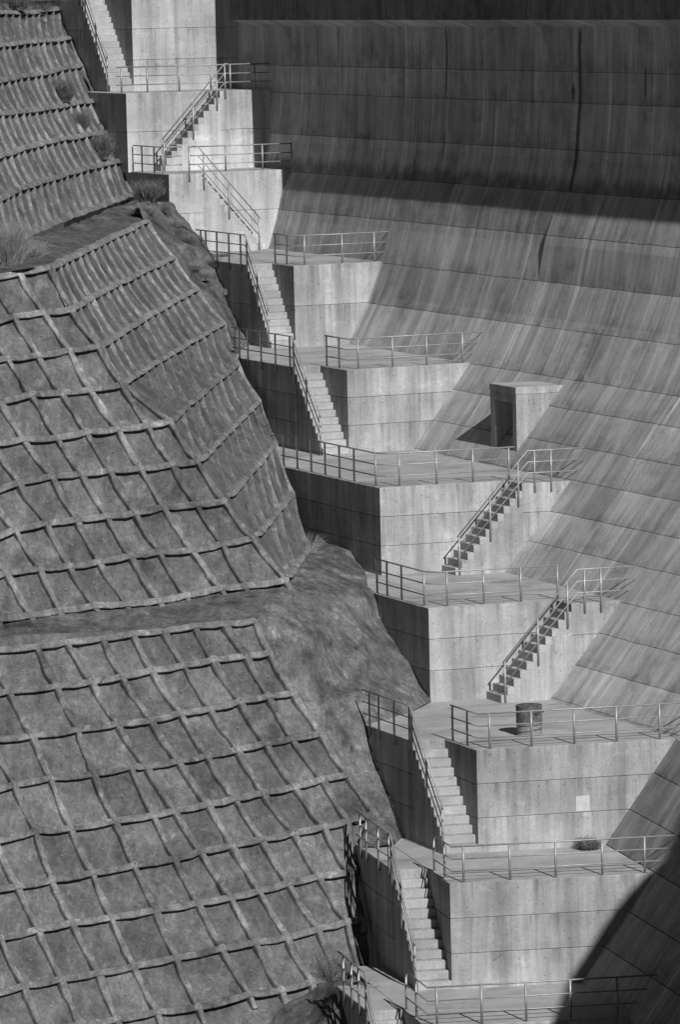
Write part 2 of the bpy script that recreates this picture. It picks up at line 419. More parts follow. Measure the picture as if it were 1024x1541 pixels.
zl = [-4.0, low_z[0]-2.2, low_z[0]-1.1]+low_z+[Z[2]+.02]
aC = AL@e2[:2]
jl = [aC-42, aC-28, aC-14, aC-3.2, aC+8, aC+20]
for li in range(len(zl)-1):
    for ji in range(len(jl)-1):
        z0, z1, a0, a1 = zl[li]+.014, zl[li+1]-.014, jl[ji]+.012, jl[ji+1]-.012
        V = [lpt(a0, z0), lpt(a1, z0), lpt(a1, z1), lpt(a0, z1), lpt(a0, z0, .3), lpt(a1, z0, .3), lpt(a1, z1, .3), lpt(a0, z1, .3)]
        Fc = [(0, 1, 2, 3), (4, 5, 6, 7), (0, 1, 5, 4), (1, 2, 6, 5), (2, 3, 7, 6), (3, 0, 4, 7)]
        put('lift_panel', fixn(mesh('lift_panel', V, Fc, MT['damlow'])), dam)
V = [lpt(jl[0], -4, .1), lpt(jl[-1], -4, .1), lpt(jl[-1], Z[2], .1), lpt(jl[0], Z[2], .1)]
put('core', mesh('core', V, [(0, 1, 2, 3)], MT['damlow']), dam)
# ledge between toe and upper face
V = [lpt(jl[0], Z[2]-.01), lpt(aC, Z[2]-.01), fpt(bz(6.2)+1.5, AA@e2[:2]+1, Z[2]-.01), fpt(bz(6.2)+1.5, AA@e2[:2]-44, Z[2]-.01)]
put('ledge', mesh('ledge', V, [(0, 1, 2, 3)], MT['floor']), dam)

# ------------------------------------------------------------------ abutment blocks
BLK_LAB = {
 0: 'lowest concrete block of the flight, cut off by the bottom edge of the picture',
 1: 'concrete block under the platform with the small bush, long shadow across its right end',
 2: 'concrete block carrying the rusty drum, pale square patch on its front',
 3: 'concrete block with a side stair, directly above the drum platform',
 4: 'concrete block carrying the doorway box, wide platform and side stair',
 5: 'concrete block with a railed top platform, left of the doorway box',
 6: 'narrow concrete block with left stair, touching the foot of the curved dam face',
 7: 'concrete block whose side stair runs down to the right',
 8: 'concrete block near the top whose stair of dark risers climbs to the right',
 9: 'topmost pale concrete block with white drips, under the dam crest'}
WID = {}
def dam_b_for(k, z):                       # local b where the front of block k meets the dam face
    lo, hi = 0., 30.
    for _ in range(50):
        m = (lo+hi)/2; q = P2(k, m, 0)
        if k >= 2 and z >= Z[2]-.2: inside = RR@q > bz(z)
        else: inside = RL@q > bF+SLO*(z-Z[1])
        if inside: hi = m
        else: lo = m
    return lo
NL = {6: 2, 7: 2, 8: 2, 9: 3}
DEPTH = {0: 9, 1: 10, 2: 15, 3: 14, 4: 17, 5: 17, 6: 16, 7: 12, 8: 12, 9: 10}
blocks = {}
for k in range(0, 10):
    zt, zb = Z[k], Z[k-1]; h = zt-zb
    WM = MT['wall_pale'] if k >= 7 else MT['wall']
    root = empty('abutment_block', (C[k][0], C[k][1], zb)); blocks[k] = root
    tag(root, BLK_LAB[k], 'concrete block', 'stepped concrete blocks beside the dam')
    W = dam_b_for(k, zt)+2.2; WID[k] = W
    n = NL.get(k, 3); dep = DEPTH[k]
    ext = 1.2 if k == 9 else 0
    for j in range(n):
        z0 = zb+h*j/n+(.004 if j else -.06); z1 = zb+h*(j+1)/n-(.004 if j < n-1 else 0)
        o = random.uniform(-.006, .006)
        if k in (3, 4):                    # the left end of these fronts stands slightly proud
            cut = 1.52
            pl = [P2(k, 0, -.05+o), P2(k, cut, -.05+o), P2(k, cut, dep), P2(k, 0, dep)]
            put('lift', prism('lift', pl, z0, z1, [WM, MT['floor']], .018, 1 if j == n-1 else 0), root)
            pl = [P2(k, cut+.012, o), P2(k, W, o), P2(k, W, dep), P2(k, cut+.012, dep)]
            put('lift', prism('lift', pl, z0, z1, [WM, MT['floor']], .018, 1 if j == n-1 else 0), root)
        else:
            pl = [P2(k, 0, o), P2(k, W, o), P2(k, W, dep), P2(k, 0, dep)]
            put('lift', prism('lift', pl, z0, z1, [WM, MT['floor']], .018, 1 if j == n-1 else 0), root)
    if k in STAIR:                         # stair wing on the left, descending towards the camera
        run, nr = STAIR[k]; rh = h/nr; tr = run/(nr-1)
        wdep = dep
        if k in (0, 1): wdep = solve_x(lambda t: P3(k, -SW, t, zt), {0: 507, 1: 534}[k], run, 14)
        for j in range(n):
            z0 = zb+h*j/n+(.004 if j else -2.5); z1 = zb+h*(j+1)/n-(.004 if j < n-1 else 0)
            pl = [P2(k, -SW, run), P2(k, .0-.006, run), P2(k, -.006, wdep), P2(k, -SW, wdep)]
            put('lift', prism('lift', pl, z0, z1, [WM, MT['floor']], .018, 1 if j == n-1 else 0), root)
        fl = empty('stair_flight', (0, 0, 0)); fl.parent = root; fl.matrix_parent_inverse = Matrix.Translation(-Vector(root.location))
        fl.empty_display_size = .2
        # sawtooth body, split at the lift heights by the material only
        prof = [(run, zb-2.5)]; prof.append((run, zt-rh-.03))
        for i in range(nr-1):
            zt_i = zt-(i+1)*rh-.03; prof.append((run-i*tr, zt_i)); prof.append((run-(i+1)*tr, zt_i))
        prof.append((0, zb-2.5))
        # clean duplicates
        pr = []
        for q in prof:
            if not pr or (abs(q[0]-pr[-1][0])+abs(q[1]-pr[-1][1])) > 1e-5: pr.append(q)
        m_ = len(pr)
        V = [P3(k, -SW+.004, a, z) for a, z in pr]+[P3(k, -.01, a, z) for a, z in pr]
        Fc = [tuple(range(m_)), tuple(reversed(range(m_, 2*m_)))]+[(i, (i+1) % m_, m_+(i+1) % m_, m_+i) for i in range(m_)]
        put('stair_body', fixn(mesh('stair_body', V, Fc, WM)), root)
        for i in range(nr-1):
            zt_i = zt-(i+1)*rh; a1 = run-i*tr; a0 = run-(i+1)*tr
            pl = [P2(k, -SW, a0-.012), P2(k, -.008, a0-.012), P2(k, -.008, a1-.006), P2(k, -SW, a1-.006)]
            s = put('step', prism('step', pl, zt_i-rh*.98, zt_i+random.uniform(-.004, .004), [MT['step'], MT['step']], .014), None)
            s.parent = fl; s.matrix_parent_inverse = Matrix.Translation(-Vector(root.location)); s.matrix_parent_inverse = Matrix.Identity(4)
# side stairs on the front of blocks 3, 4, 8 (down to the left) and 7 (down to the right)
SIDE = {3: (1.15, 755.6, 870.5, 1), 4: (1.15, 687, 795.7, 1), 8: (.85, 243, 339, 1), 7: (.85, 394.5, 296, -1)}
SB = {}
for k, (pw, xb, xt, sg) in SIDE.items():
    WM = MT['wall_pale'] if k >= 7 else MT['wall']
    root = blocks[k]; zt, zb = Z[k], Z[k-1]; h = zt-zb; nr = 12; rh = h/nr
    bb = solve_x(lambda t: P3(k, t, -pw, zb), xb, -2, 12); bt = solve_x(lambda t: P3(k, t, -pw, zt), xt, -2, 12)
    SB[k] = (pw, bb, bt); tr = (bt-bb)/nr       # bb < bt for sg=1
    fl = empty('stair_flight', (0, 0, 0)); fl.parent = root; fl.matrix_parent_inverse = Matrix.Translation(-Vector(root.location))
    n = NL.get(k, 3)
    for i in range(nr):                     # tread i from the bottom
        b0 = bb+tr*i; b1 = bb+tr*(i+1); zt_i = zb+rh*(i+1)
        if i == nr-1: break
        pl = [P2(k, b0-.012*sg, -pw), P2(k, b1-.006*sg, -pw), P2(k, b1-.006*sg, .0), P2(k, b0-.012*sg, .0)]
        s = put('step', prism('step', pl, zt_i-rh*.985, zt_i+random.uniform(-.004, .004), [MT['step'], MT['step']], .014), None)
        s.parent = fl; s.matrix_parent_inverse = Matrix.Identity(4)
    pr = [(bb, zb-.05)]
    for i in range(nr-1):
        zi = zb+rh*(i+1)-.03; pr.append((bb+tr*i, zi)); pr.append((bb+tr*(i+1), zi))
    pr.append((bb+tr*(nr-1), zb-.05)); m_ = len(pr)
    V = [P3(k, b, -pw+.005, z) for b, z in pr]+[P3(k, b, .0, z) for b, z in pr]
    Fc = [tuple(range(m_)), tuple(reversed(range(m_, 2*m_)))]+[(i, (i+1) % m_, m_+(i+1) % m_, m_+i) for i in range(m_)]
    put('stair_body', fixn(mesh('stair_body', V, Fc, WM)), root)
    # landing part at platform level
    bl0 = bb+tr*(nr-1)
    bl1 = WID[k] if sg > 0 else -.02
    if k == 8: bl1 = bl0+tr+.15
    for j in range(n):
        z0 = zb+h*j/n+(.004 if j else -.05); z1 = zb+h*(j+1)/n-(.004 if j < n-1 else -.002)
        lo_, hi_ = min(bl0, bl1), max(bl0, bl1)
        pl = [P2(k, lo_, -pw), P2(k, hi_, -pw), P2(k, hi_, .03), P2(k, lo_, .03)]
        put('landing_lift', prism('landing_lift', pl, z0, z1, [WM, MT['floor']], .016, 1 if j == n-1 else 0), root)

# pale repair patch on the front of the drum block
bp0 = solve_x(lambda t: P3(2, t, 0, Z[1]+1.6), 867, 0, 8); bp1 = solve_x(lambda t: P3(2, t, 0, Z[1]+1.6), 887.5, 0, 8)
pl = [P2(2, bp0, -.018), P2(2, bp1, -.018), P2(2, bp1, .05), P2(2, bp0, .05)]
MT['patch'] = mat_wall('repair_mortar', .52, 0, .3, ties=False)
hz = Z[2]-Z[1]
o = put('repair_patch', prism('repair_patch', pl, Z[1]+hz/3+.03, Z[1]+hz/3+.5, [MT['patch']], .005), blocks[2]); o['label'] = 'pale square mortar patch'

# ------------------------------------------------------------------ railings
RH = 1.1
def railing(label, path, posts, h=RH, ext0=.12, ext1=.12, rails=(1, .655, .32)):
    """path: floor-level 3D polyline the rails follow; posts: list of (3D floor point, drop below the floor)"""
    root = empty('guard_rail', tuple(path[0]))
    tag(root, label, 'railing', 'steel pipe railings on the stepped blocks')
    pts = [np.array(p, float) for p in path]
    d0 = pts[0]-pts[1]; pts[0] = pts[0]+d0/np.linalg.norm(d0)*ext0
    d1 = pts[-1]-pts[-2]; pts[-1] = pts[-1]+d1/np.linalg.norm(d1)*ext1
    for i, f_ in enumerate(rails):
        q = [p+np.array([0, 0, h*f_]) for p in pts]
        tube('top_rail' if i == 0 else 'mid_rail', q, .026 if i == 0 else .021, MT['steel'], root)
    for p, drop in posts:
        p = np.array(p, float); sl_ = 0
        po = tube('post', [p-np.array([0, 0, drop]), p+np.array([0, 0, h-.005])], .036, MT['steel'], root)
        if drop < .02:
            V, Fc = [], []; tube_into(V, Fc, [p+np.array([0, 0, -.004]), p+np.array([0, 0, .015])], .075, 8)
            put('base_plate', mesh('base_plate', V, Fc, MT['steel']), root)
    return root
def line_posts(fn, xs, lo, hi, drop=0.0):
    out = []
    for x in xs: out.append((fn(solve_x(fn, x, lo, hi)), drop))
    return out
INB = .10
def front_fn(k, a=INB): return lambda t: P3(k, t, a, Z[k])
def inner_fn(k, b=INB): return lambda t: P3(k, b, t, Z[k])
def outer_fn(k, b): return lambda t: P3(k, b, t, Z[k])
def Lrail(k, label, xs_side, xs_front, xend=None, h=RH):
    run = STAIR[k][0]
    sp = line_posts(inner_fn(k), xs_side, 0, run+4); fp = line_posts(front_fn(k), xs_front, 0, 14)
    bend = dam_b_for(k, Z[k]+1.0)+.2
    if xend: bend = solve_x(front_fn(k), xend, 0, 16)
    return railing(label, [sp[0][0], P3(k, INB, INB, Z[k]), P3(k, bend, INB, Z[k])], sp+fp, h)
Lrail(0, 'railing along the lowest platform at the bottom edge, right end in shadow', [612.5, 627.6], [658.7, 726, 793, 860, 930], 985, 1.12)
Lrail(1, 'railing around the platform with the small bush', [654.3, 670], [698.6, 768.6, 837.4, 907.7, 971.6], None, 1.06)
Lrail(2, 'railing in front of the rusty drum', [682.2, 704.2], [738, 801, 865.5, 929, 994], None, 1.07)
Lrail(5, 'railing on the platform left of the doorway box, running to the dam', [492.3, 511], [539.7, 591.6, 643, 697], None, 1.1)
Lrail(6, 'highest railing that ends against the sunlit dam slope', [414.5, 432], [459, 515.6, 564], None, 1.13)
# left stair railings: along the outer edge, then down the flight
def stair_rail(k, label, x_flat, n_st, start_px, h=RH, drop=.3):
    run, nr = STAIR[k]; b = -SW-.04; zt, zb = Z[k], Z[k-1]
    fl = outer_fn(k, b); a_s = solve_x(fl, start_px, run, run+16)
    path = [fl(a_s), fl(run+.12), P3(k, b, .05, zb+.30)]
    posts = line_posts(fl, x_flat, 0, run+16, drop)
    for f_ in n_st:
        p = np.array(path[1])*(1-f_)+np.array(path[2])*f_; posts.append((p, .38))
    return railing(label, path, posts, h, ext1=.0)
stair_rail(0, 'bent railing beside the cut-off stair at the bottom, twiggy shrub behind', [518, 530, 541], [.05, .6], 512, 1.1)
stair_rail(1, 'stair railing left of the flight below the bush platform', [543, 551.8, 570, 586], [.03, .42, .97], 538, 1.06)
stair_rail(2, 'stair railing left of the flight below the drum platform', [557, 571, 594, 617], [.06, .5, .97], 549, 1.07)
stair_rail(5, 'stair railing descending onto the doorway box platform', [354, 361, 373.5, 393.4, 415, 437], [.05, .5, .97], 352, 1.1)
stair_rail(6, 'stair railing left of the flight at the foot of the curved dam face', [303, 310.5, 327, 345, 362.7], [.06, .5, .97], 298, 1.13)
stair_rail(9, 'topmost stair railing, cut by the top edge of the picture', [118, 124], [.2, .58, .97], 116, 1.1)
# block 4: left edge and front
f4 = front_fn(4); s4 = inner_fn(4)
xs = [414, 427.5, 448, 469, 490, 511.6, 533.6]
sp = line_posts(s4, xs, 0, 16); fp = line_posts(f4, [602, 657.8, 712.8, 767], 0, 10)
railing('long railing along the left edge and front of the doorway platform', [sp[0][0], P3(4, INB, .5, Z[4]), P3(4, INB+.35, INB, Z[4]), f4(solve_x(f4, 776, 0, 10))], sp+[(P3(4, INB, .5, Z[4]), 0)]+fp, 1.12, .25, 0)
# block 3
f3 = front_fn(3); s3 = inner_fn(3)
sp = line_posts(s3, [568.4, 583.4, 605.3], 0, 12); fp = line_posts(f3, [674, 729, 785, 840.3], 0, 10)
railing('railing around the platform between the two side stairs', [sp[0][0], P3(3, INB, .5, Z[3]), P3(3, INB+.35, INB, Z[3]), f3(solve_x(f3, 846, 0, 10))], sp+[(P3(3, INB, .5, Z[3]), 0)]+fp, 1.11, .1, 0)
p_ = sp[0][0]
# stair railings on the fronts
def side_rail(k, label, xs_top, xs_st, h=RH, xend=None):
    pw, bb, bt = SB[k]; zt, zb = Z[k], Z[k-1]; a = -pw-.03; tr = (bt-bb)/12
    if bt > bb:
        fl = lambda t: P3(k, t, a, zt); e = dam_b_for(k, zt+.9)-.3 if xend is None else solve_x(fl, xend, 0, 16)
        p0 = P3(k, bb+.12, a, zb+.26); p1 = fl(bt-.02); path = [p0, p1, fl(e)]
    else:
        fl = lambda t: P3(k, t, a, zt); p0 = P3(k, bb-.12, a, zb+.26); p1 = fl(bt+.05); path = [p0, p1, fl(bt-.05)]
    posts = line_posts(fl, xs_top, 0, 16, .3)
    st = lambda t: np.array(p0)*(1-t)+np.array(p1)*t
    posts += [(st(solve_x(st, x, 0, 1)), .38 if i < len(xs_st)-1 else .28) for i, x in enumerate(xs_st)]
    return railing(label, path, posts, h, 0.1, 0.1)
side_rail(3, 'slanting railing of the side stair that lands on the drum platform', [881, 905.7], [855.3, 811, 757], 1.1)
side_rail(4, 'slanting railing of the side stair beside the doorway box', [805.7, 830.6], [781, 739, 687], 1.1)
side_rail(8, 'slanting railing over the dark risers on the pale upper block', [339], [326.7, 291, 247], 1.1, 341)
side_rail(7, 'slanting railing of the stair running down to the right', [285], [307, 345, 391.8], 1.1)
f7 = front_fn(7, .12); l7 = outer_fn(7, .1)
lp = line_posts(l7, [214, 232.4], 0, 8, .25)
railing('railing at the left edge of the platform above the right-hand stair', [l7(solve_x(l7, 203, 0, 9)), P3(7, .1, .15, Z[7]), P3(7, .75, .05, Z[7])], lp+[(P3(7, .1, .12, Z[7]), .25)], 1.06)
railing('straight railing on that platform, running into the dark dam recess', [f7(solve_x(f7, 286, 0, 9)), f7(dam_b_for(7, Z[7]+.8)-.05)], line_posts(f7, [340, 395.6, 439], 0, 9), 1.04, 0, 0)
f8 = front_fn(8, .1)
railing('long railing across the pale top platform under the crest', [f8(-.35), f8(dam_b_for(8, Z[8]+.8)-.05)], line_posts(f8, [183, 222, 270, 317.7, 347, 383.9, 414], -1, 9), 1.06, .0, 0)

# ------------------------------------------------------------------ doorway box on the wide platform
zb = Z[4]; c = onz(779.5, 703.5, zb)[:2]
lo, hi = 1.5, 5
for _ in range(40):
    m = (lo+hi)/2
    if proj((c[0], c[1], zb+m))[1] > 583: lo = m
    else: hi = m
BH = lo; a4, b4 = AA, bd[4]
LEN = solve_x(lambda t: np.array([*(c+a4*t), zb+BH]), 738, 0, 8)
def bp(b, a): return c+b4*b+a4*a
box = empty('gallery_entrance', (c[0], c[1], zb)); tag(box, 'small concrete doorway box with a dark open entrance against the dam slope', 'entrance')
bw = 5.0
put('front_wall', prism('front_wall', [bp(0, 0), bp(bw, 0), bp(bw, .32), bp(0, .32)], zb-.03, zb+BH-.25, [MT['wall']], .015), box)
put('back_wall', prism('back_wall', [bp(0, LEN-.42), bp(bw, LEN-.42), bp(bw, LEN), bp(0, LEN)], zb-.03, zb+BH-.25, [MT['wall']], .015), box)
put('lintel', prism('lintel', [bp(.004, .32), bp(.35, .32), bp(.35, LEN-.42), bp(.004, LEN-.42)], zb+BH*.80, zb+BH-.252, [MT['wall']], .006), box)
put('roof', prism('roof', [bp(-.012, -.012), bp(bw, -.012), bp(bw, LEN+.012), bp(-.012, LEN+.012)], zb+BH-.25, zb+BH, [MT['wall'], MT['floor']], .015, 1), box)

# ------------------------------------------------------------------ drum
dp = onz(798, 1108, Z[2]); dp = dp+np.array([0, .25, 0])
dr = empty('steel_drum', tuple(dp)); tag(dr, 'rusty lidded steel drum with side handles standing on the platform', 'drum')
def ch(nm, me, par, loc=(0, 0, 0)):
    o = bpy.data.objects.new(nm, me); COL.objects.link(o); o.parent = par; o.location = loc; return o
lo_ = ch('lower_body', lathe('lower_body', [(.385, 0), (.39, .02), (.385, .04), (.38, .05), (.38, .36), (.385, .38), (.385, .40)], MT['drum_pale']), dr)
ch('upper_body', lathe('upper_body', [(.392, .40), (.405, .405), (.405, .43), (.395, .44), (.395, .84), (.402, .85), (.402, .89)], MT['rust']), dr)
ch('lid', lathe('lid', [(.402, .892), (.408, .895), (.408, .92), (.39, .93), (.2, .945), (.02, .948)], MT['rust']), dr)
def hoop(z, tilt):
    V, Fc = [], []; n = 36
    pts = [(.392*cos(2*pi*i/n), .392*sin(2*pi*i/n), z+tilt*cos(2*pi*i/n+.6)) for i in range(n+1)]
    tube_into(V, Fc, pts, .014, 6); return mesh('hoop', V, Fc, MT['rust'], True)
ch('hoop', hoop(.15, .06), dr); ch('hoop', hoop(.33, .02), dr)
for ang in (0.05, pi-.05, -1.0):
    V, Fc = [], []; ca, sa = cos(ang), sin(ang); q = []
    for i in range(9):
        t = pi*i/8; rr = .39+.07*sin(t); s_ = .07*cos(t); q.append((rr*ca-s_*sa, rr*sa+s_*ca, .70))
    tube_into(V, Fc, q, .014, 6); ch('handle', mesh('handle', V, Fc, MT['rust'], True), dr)

# ------------------------------------------------------------------ hillside: sprayed mortar slopes
def tps(ctrl):
    c_ = np.array(ctrl, float); X = c_[:, :2]/100; n = len(X)
    def U(r2): return np.where(r2 > 1e-12, r2*np.log(r2+1e-12), 0)
    K = U(((X[:, None]-X[None])**2).sum(-1))+np.eye(n)*1e-3
    Pm = np.c_[np.ones(n), X]; L = np.block([[K, Pm], [Pm.T, np.zeros((3, 3))]])
    wv = np.linalg.solve(L, np.r_[c_[:, 2], 0, 0, 0])
    def f(x, y):
        p = np.array([x, y])/100; r2 = ((X-p)**2).sum(-1)
        return float(U(r2)@wv[:n]+wv[n]+wv[n+1]*p[0]+wv[n+2]*p[1])
    return f
def plane_depth(px, py, d, alpha, dip):
    p0 = atd(px, py, d); nh = np.array([sin(alpha), -cos(alpha), 0])
    nn = nh*sin(dip)+np.array([0, 0, cos(dip)])
    def f(x, y): v = ray(x, y); return float(((p0-CAM)@nn)/(v@nn))
    return f
def fbm(p, s, o=4): return mnoise.fractal(Vector(p)*s, 1.0, 2.0, o)
def sheet(name, L, R, nu, nv, dfn, mat, rough=.12, sc=.6, parent=None, jag=0):
    """ruled sheet between two picture polylines (same number of points), depth from dfn, lumpy"""
    L = np.array(L, float); R = np.array(R, float); n = len(L)
    P = np.zeros((nv+1, nu+1, 3))
    for j in range(nv+1):
        t = j/nv*(n-1); i = min(int(t), n-2); f_ = t-i
        l = L[i]*(1-f_)+L[i+1]*f_; r = R[i]*(1-f_)+R[i+1]*f_
        for q in range(nu+1):
            s = q/nu; x, y = l*(1-s)+r*s
            P[j, q] = atd(x, y, dfn(x, y))
    du = np.gradient(P, axis=1); dv = np.gradient(P, axis=0); N = np.cross(du, dv); N /= np.linalg.norm(N, axis=2, keepdims=True)+1e-9
    V = []
    for j in range(nv+1):
        for q in range(nu+1):
            nn = N[j, q]; 
            if nn@fw > 0: nn = -nn
            f1 = fbm(P[j, q], sc, 5); f2 = abs(fbm(P[j, q]*np.array([1, 1, .5])+np.array([7, 3, 1]), sc*1.3, 3)); V.append(P[j, q]+nn*rough*(f1*.8-f2*.6+.2))
    Fc = [(j*(nu+1)+q, j*(nu+1)+q+1, (j+1)*(nu+1)+q+1, (j+1)*(nu+1)+q) for j in range(nv) for q in range(nu)]
    me = mesh(name, V, Fc, mat, True)
    return me
def dens(pl, m):
    pl = np.array(pl, float); out = []
    for i in range(len(pl)-1):
        for k in range(m): out.append(pl[i]+(pl[i+1]-pl[i])*k/m)
    out.append(pl[-1]); return out

# lattices in picture coordinates ---------------------------------------------------------
def z7(l): return [(x/1.7067, 900+y/1.7067) for x, y in l]
def z6(l): return [(x/2.048, 400+y/2.048) for x, y in l]
def z5(l): return [(x/2.438, y/2.438) for x, y in l]
def yat(row, x):
    xs = [p[0] for p in row]; ys = [p[1] for p in row]
    if x < xs[0]: return ys[0]+(ys[1]-ys[0])/(xs[1]-xs[0])*(x-xs[0])
    if x > xs[-1]: return ys[-1]+(ys[-1]-ys[-2])/(xs[-1]-xs[-2])*(x-xs[-1])
    return float(np.interp(x, xs, ys))
T1rows = [z7(r) for r in (
 [(0, 140), (95, 130), (165, 118), (260, 112), (350, 95), (440, 86), (520, 77), (655, 66)],
 [(20, 245), (140, 230), (235, 222), (310, 205), (390, 190), (470, 178), (548, 163), (630, 155), (690, 148)],
 [(0, 365), (80, 357), (195, 342), (300, 330), (385, 320), (460, 303), (540, 288), (615, 270), (690, 258), (750, 248)],
 [(0, 492), (35, 483), (127, 470), (240, 455), (335, 440), (375, 436), (455, 425), (530, 408), (610, 395), (680, 378), (750, 368), (825, 352)],
 [(0, 625), (90, 607), (180, 598), (295, 580), (395, 562), (450, 550), (535, 537), (600, 522), (675, 505), (755, 490), (825, 470), (890, 458)],
 [(0, 752), (45, 745), (130, 727), (235, 712), (345, 690), (450, 675), (515, 657), (595, 640), (670, 625), (755, 607), (830, 592), (960, 560)],
 [(0, 880), (95, 857), (185, 840), (285, 825), (400, 805), (510, 790), (590, 775), (665, 755), (740, 740), (820, 720), (900, 708)],
 [(0, 1015), (60, 1000), (155, 985), (250, 970), (340, 950), (450, 930), (570, 905), (655, 890), (735, 875), (815, 855), (940, 825)],
 [(0, 1140), (110, 1115), (200, 1100), (300, 1085), (400, 1070), (505, 1055), (640, 1025), (720, 1010), (800, 993), (840, 986)],
 [(0, 1270), (150, 1240), (300, 1212), (450, 1190), (640, 1150)])]
# rib columns: picture x (in zoom units) of each rib on each row, None where it does not reach
T1c = [
 [655, 690, 750, 825, 890, 960, None, None, None, None],
 [575, 630, 690, 750, 825, 893, 912, None, None, None],
 [500, 548, 615, 680, 755, 830, 895, 928, None, None],
 [420, 470, 540, 610, 675, 755, 820, 888, 930, None],
 [340, 390, 460, 530, 600, 670, 740, 815, 872, None],
 [260, 310, 385, 455, 535, 595, 665, 735, 800, None],
 [170, 235, 300, 375, 450, 515, 590, 655, 720, None],
 [None, None, None, 335, 395, 450, 510, 570, 640, None],
 [95, 140, 195, 240, 295, 345, 400, 450, 505, 560],
 [-25, 20, 80, 127, 180, 235, 285, 340, 400, 455],
 [-130, -85, -25, 35, 90, 130, 185, 250, 300, 355],
 [-240, -195, -135, -70, -15, 45, 95, 155, 205, 260],
 [None, None, -245, -175, -115, -65, 0, 60, 110, 165],
 [None, None, None, None, -220, -165, -100, -35, 15, 70]]
T2rows = [z6(r) for r in (
 [(0, 38), (60, 28), (150, 8)],
 [(0, 172), (40, 162), (130, 148), (215, 140)],
 [(0, 295), (115, 280), (210, 268), (300, 255)],
 [(0, 425), (95, 402), (190, 398), (275, 385), (375, 370)],
 [(0, 550), (70, 540), (175, 535), (265, 520), (360, 510), (450, 498), (530, 485)],
 [(0, 690), (55, 672), (155, 655), (250, 645), (335, 635), (430, 628), (530, 620), (605, 612)],
 [(0, 835), (40, 820), (140, 800), (235, 790), (325, 778), (415, 765), (500, 750), (605, 740), (690, 733)],
 [(0, 955), (15, 950), (120, 938), (210, 930), (305, 915), (400, 900), (490, 890), (590, 880), (685, 865), (780, 845)],
 [(0, 1095), (95, 1080), (185, 1068), (290, 1055), (390, 1050), (490, 1035), (570, 1020), (675, 1000), (755, 990), (880, 972)])]
T2c = [
 [None, None, None, 382, 520, 605, 690, 778, 878],
 [150, 215, 300, 375, 450, 530, 605, 685, 755],
 [60, 130, 210, 275, 360, 430, 500, 590, 675],
 [-25, 40, 115, 190, 265, 335, 415, 490, 570],
 [-110, -50, 20, 95, 175, 250, 325, 400, 490],
 [-195, -140, -70, 0, 70, 155, 235, 305, 390],
 [None, None, -160, -90, -20, 55, 140, 210, 290],
 [None, None, None, -185, -115, -45, 40, 120, 185],
 [None, None, None, None, -210, -150, -60, 15, 95],
 [None, None, None, None, None, None, -160, -80, -10]]
# depths
dT1 = plane_depth(552, 1385, wall_d(552, 1385, 1, -SW)-.3, radians(18), radians(50))
print('anchor', wall_d(552, 1385, 1, -SW), dT1(562, 1225), wall_d(580, 1235, 2, -SW))
dT2 = plane_depth(384, 893, dT1(384, 938)+3.2, radians(16), radians(57))
def T1d(x, y): return dT1(x, y)
foldpx = [(75, 404), (105, 468), (146.5, 524.5), (183, 580.5), (252, 638), (295, 699), (337, 758), (381, 813), (430, 875)]
endpx = [(219, 334), (258, 390), (295, 437), (335, 488), (356, 549), (388, 607), (413, 668), (437, 745), (462, 826)]
ctrl = []
WK = [7, 7, 6, 6, 5, 5, 4, 4, 4]
for (x, y), (X, Y), k in zip(foldpx, endpx, WK):
    d = dT2(x, y); lev = d*(y-YH)/(Y-YH); wd = wall_d(X, Y, k, -SW if k in STAIR else 0)
    de = min(lev, wd-.6); ctrl.append((x, y, d)); ctrl.append((X, Y, de)); ctrl.append(((x+X)/2, (y+Y)/2, (d+de)/2))
dT3 = tps(ctrl)
T4rows = [z5(r) for r in (
 [(0, 50), (100, 52), (235, 30)],
 [(0, 170), (40, 165), (100, 158), (200, 150), (250, 140)],
 [(0, 300), (80, 285), (160, 272), (230, 255), (290, 243)],
 [(0, 420), (100, 410), (200, 398), (250, 388), (345, 372)],
 [(0, 575), (60, 555), (130, 535), (210, 515), (310, 500), (400, 485)],
 [(0, 728), (80, 692), (180, 660), (280, 632), (380, 605), (460, 585)],
 [(0, 905), (100, 862), (200, 820), (300, 783), (400, 747), (505, 705)])]
end4 = [r[-1] for r in T4rows]
dT4 = plane_depth(160, 201, 203.5, radians(85), radians(61))

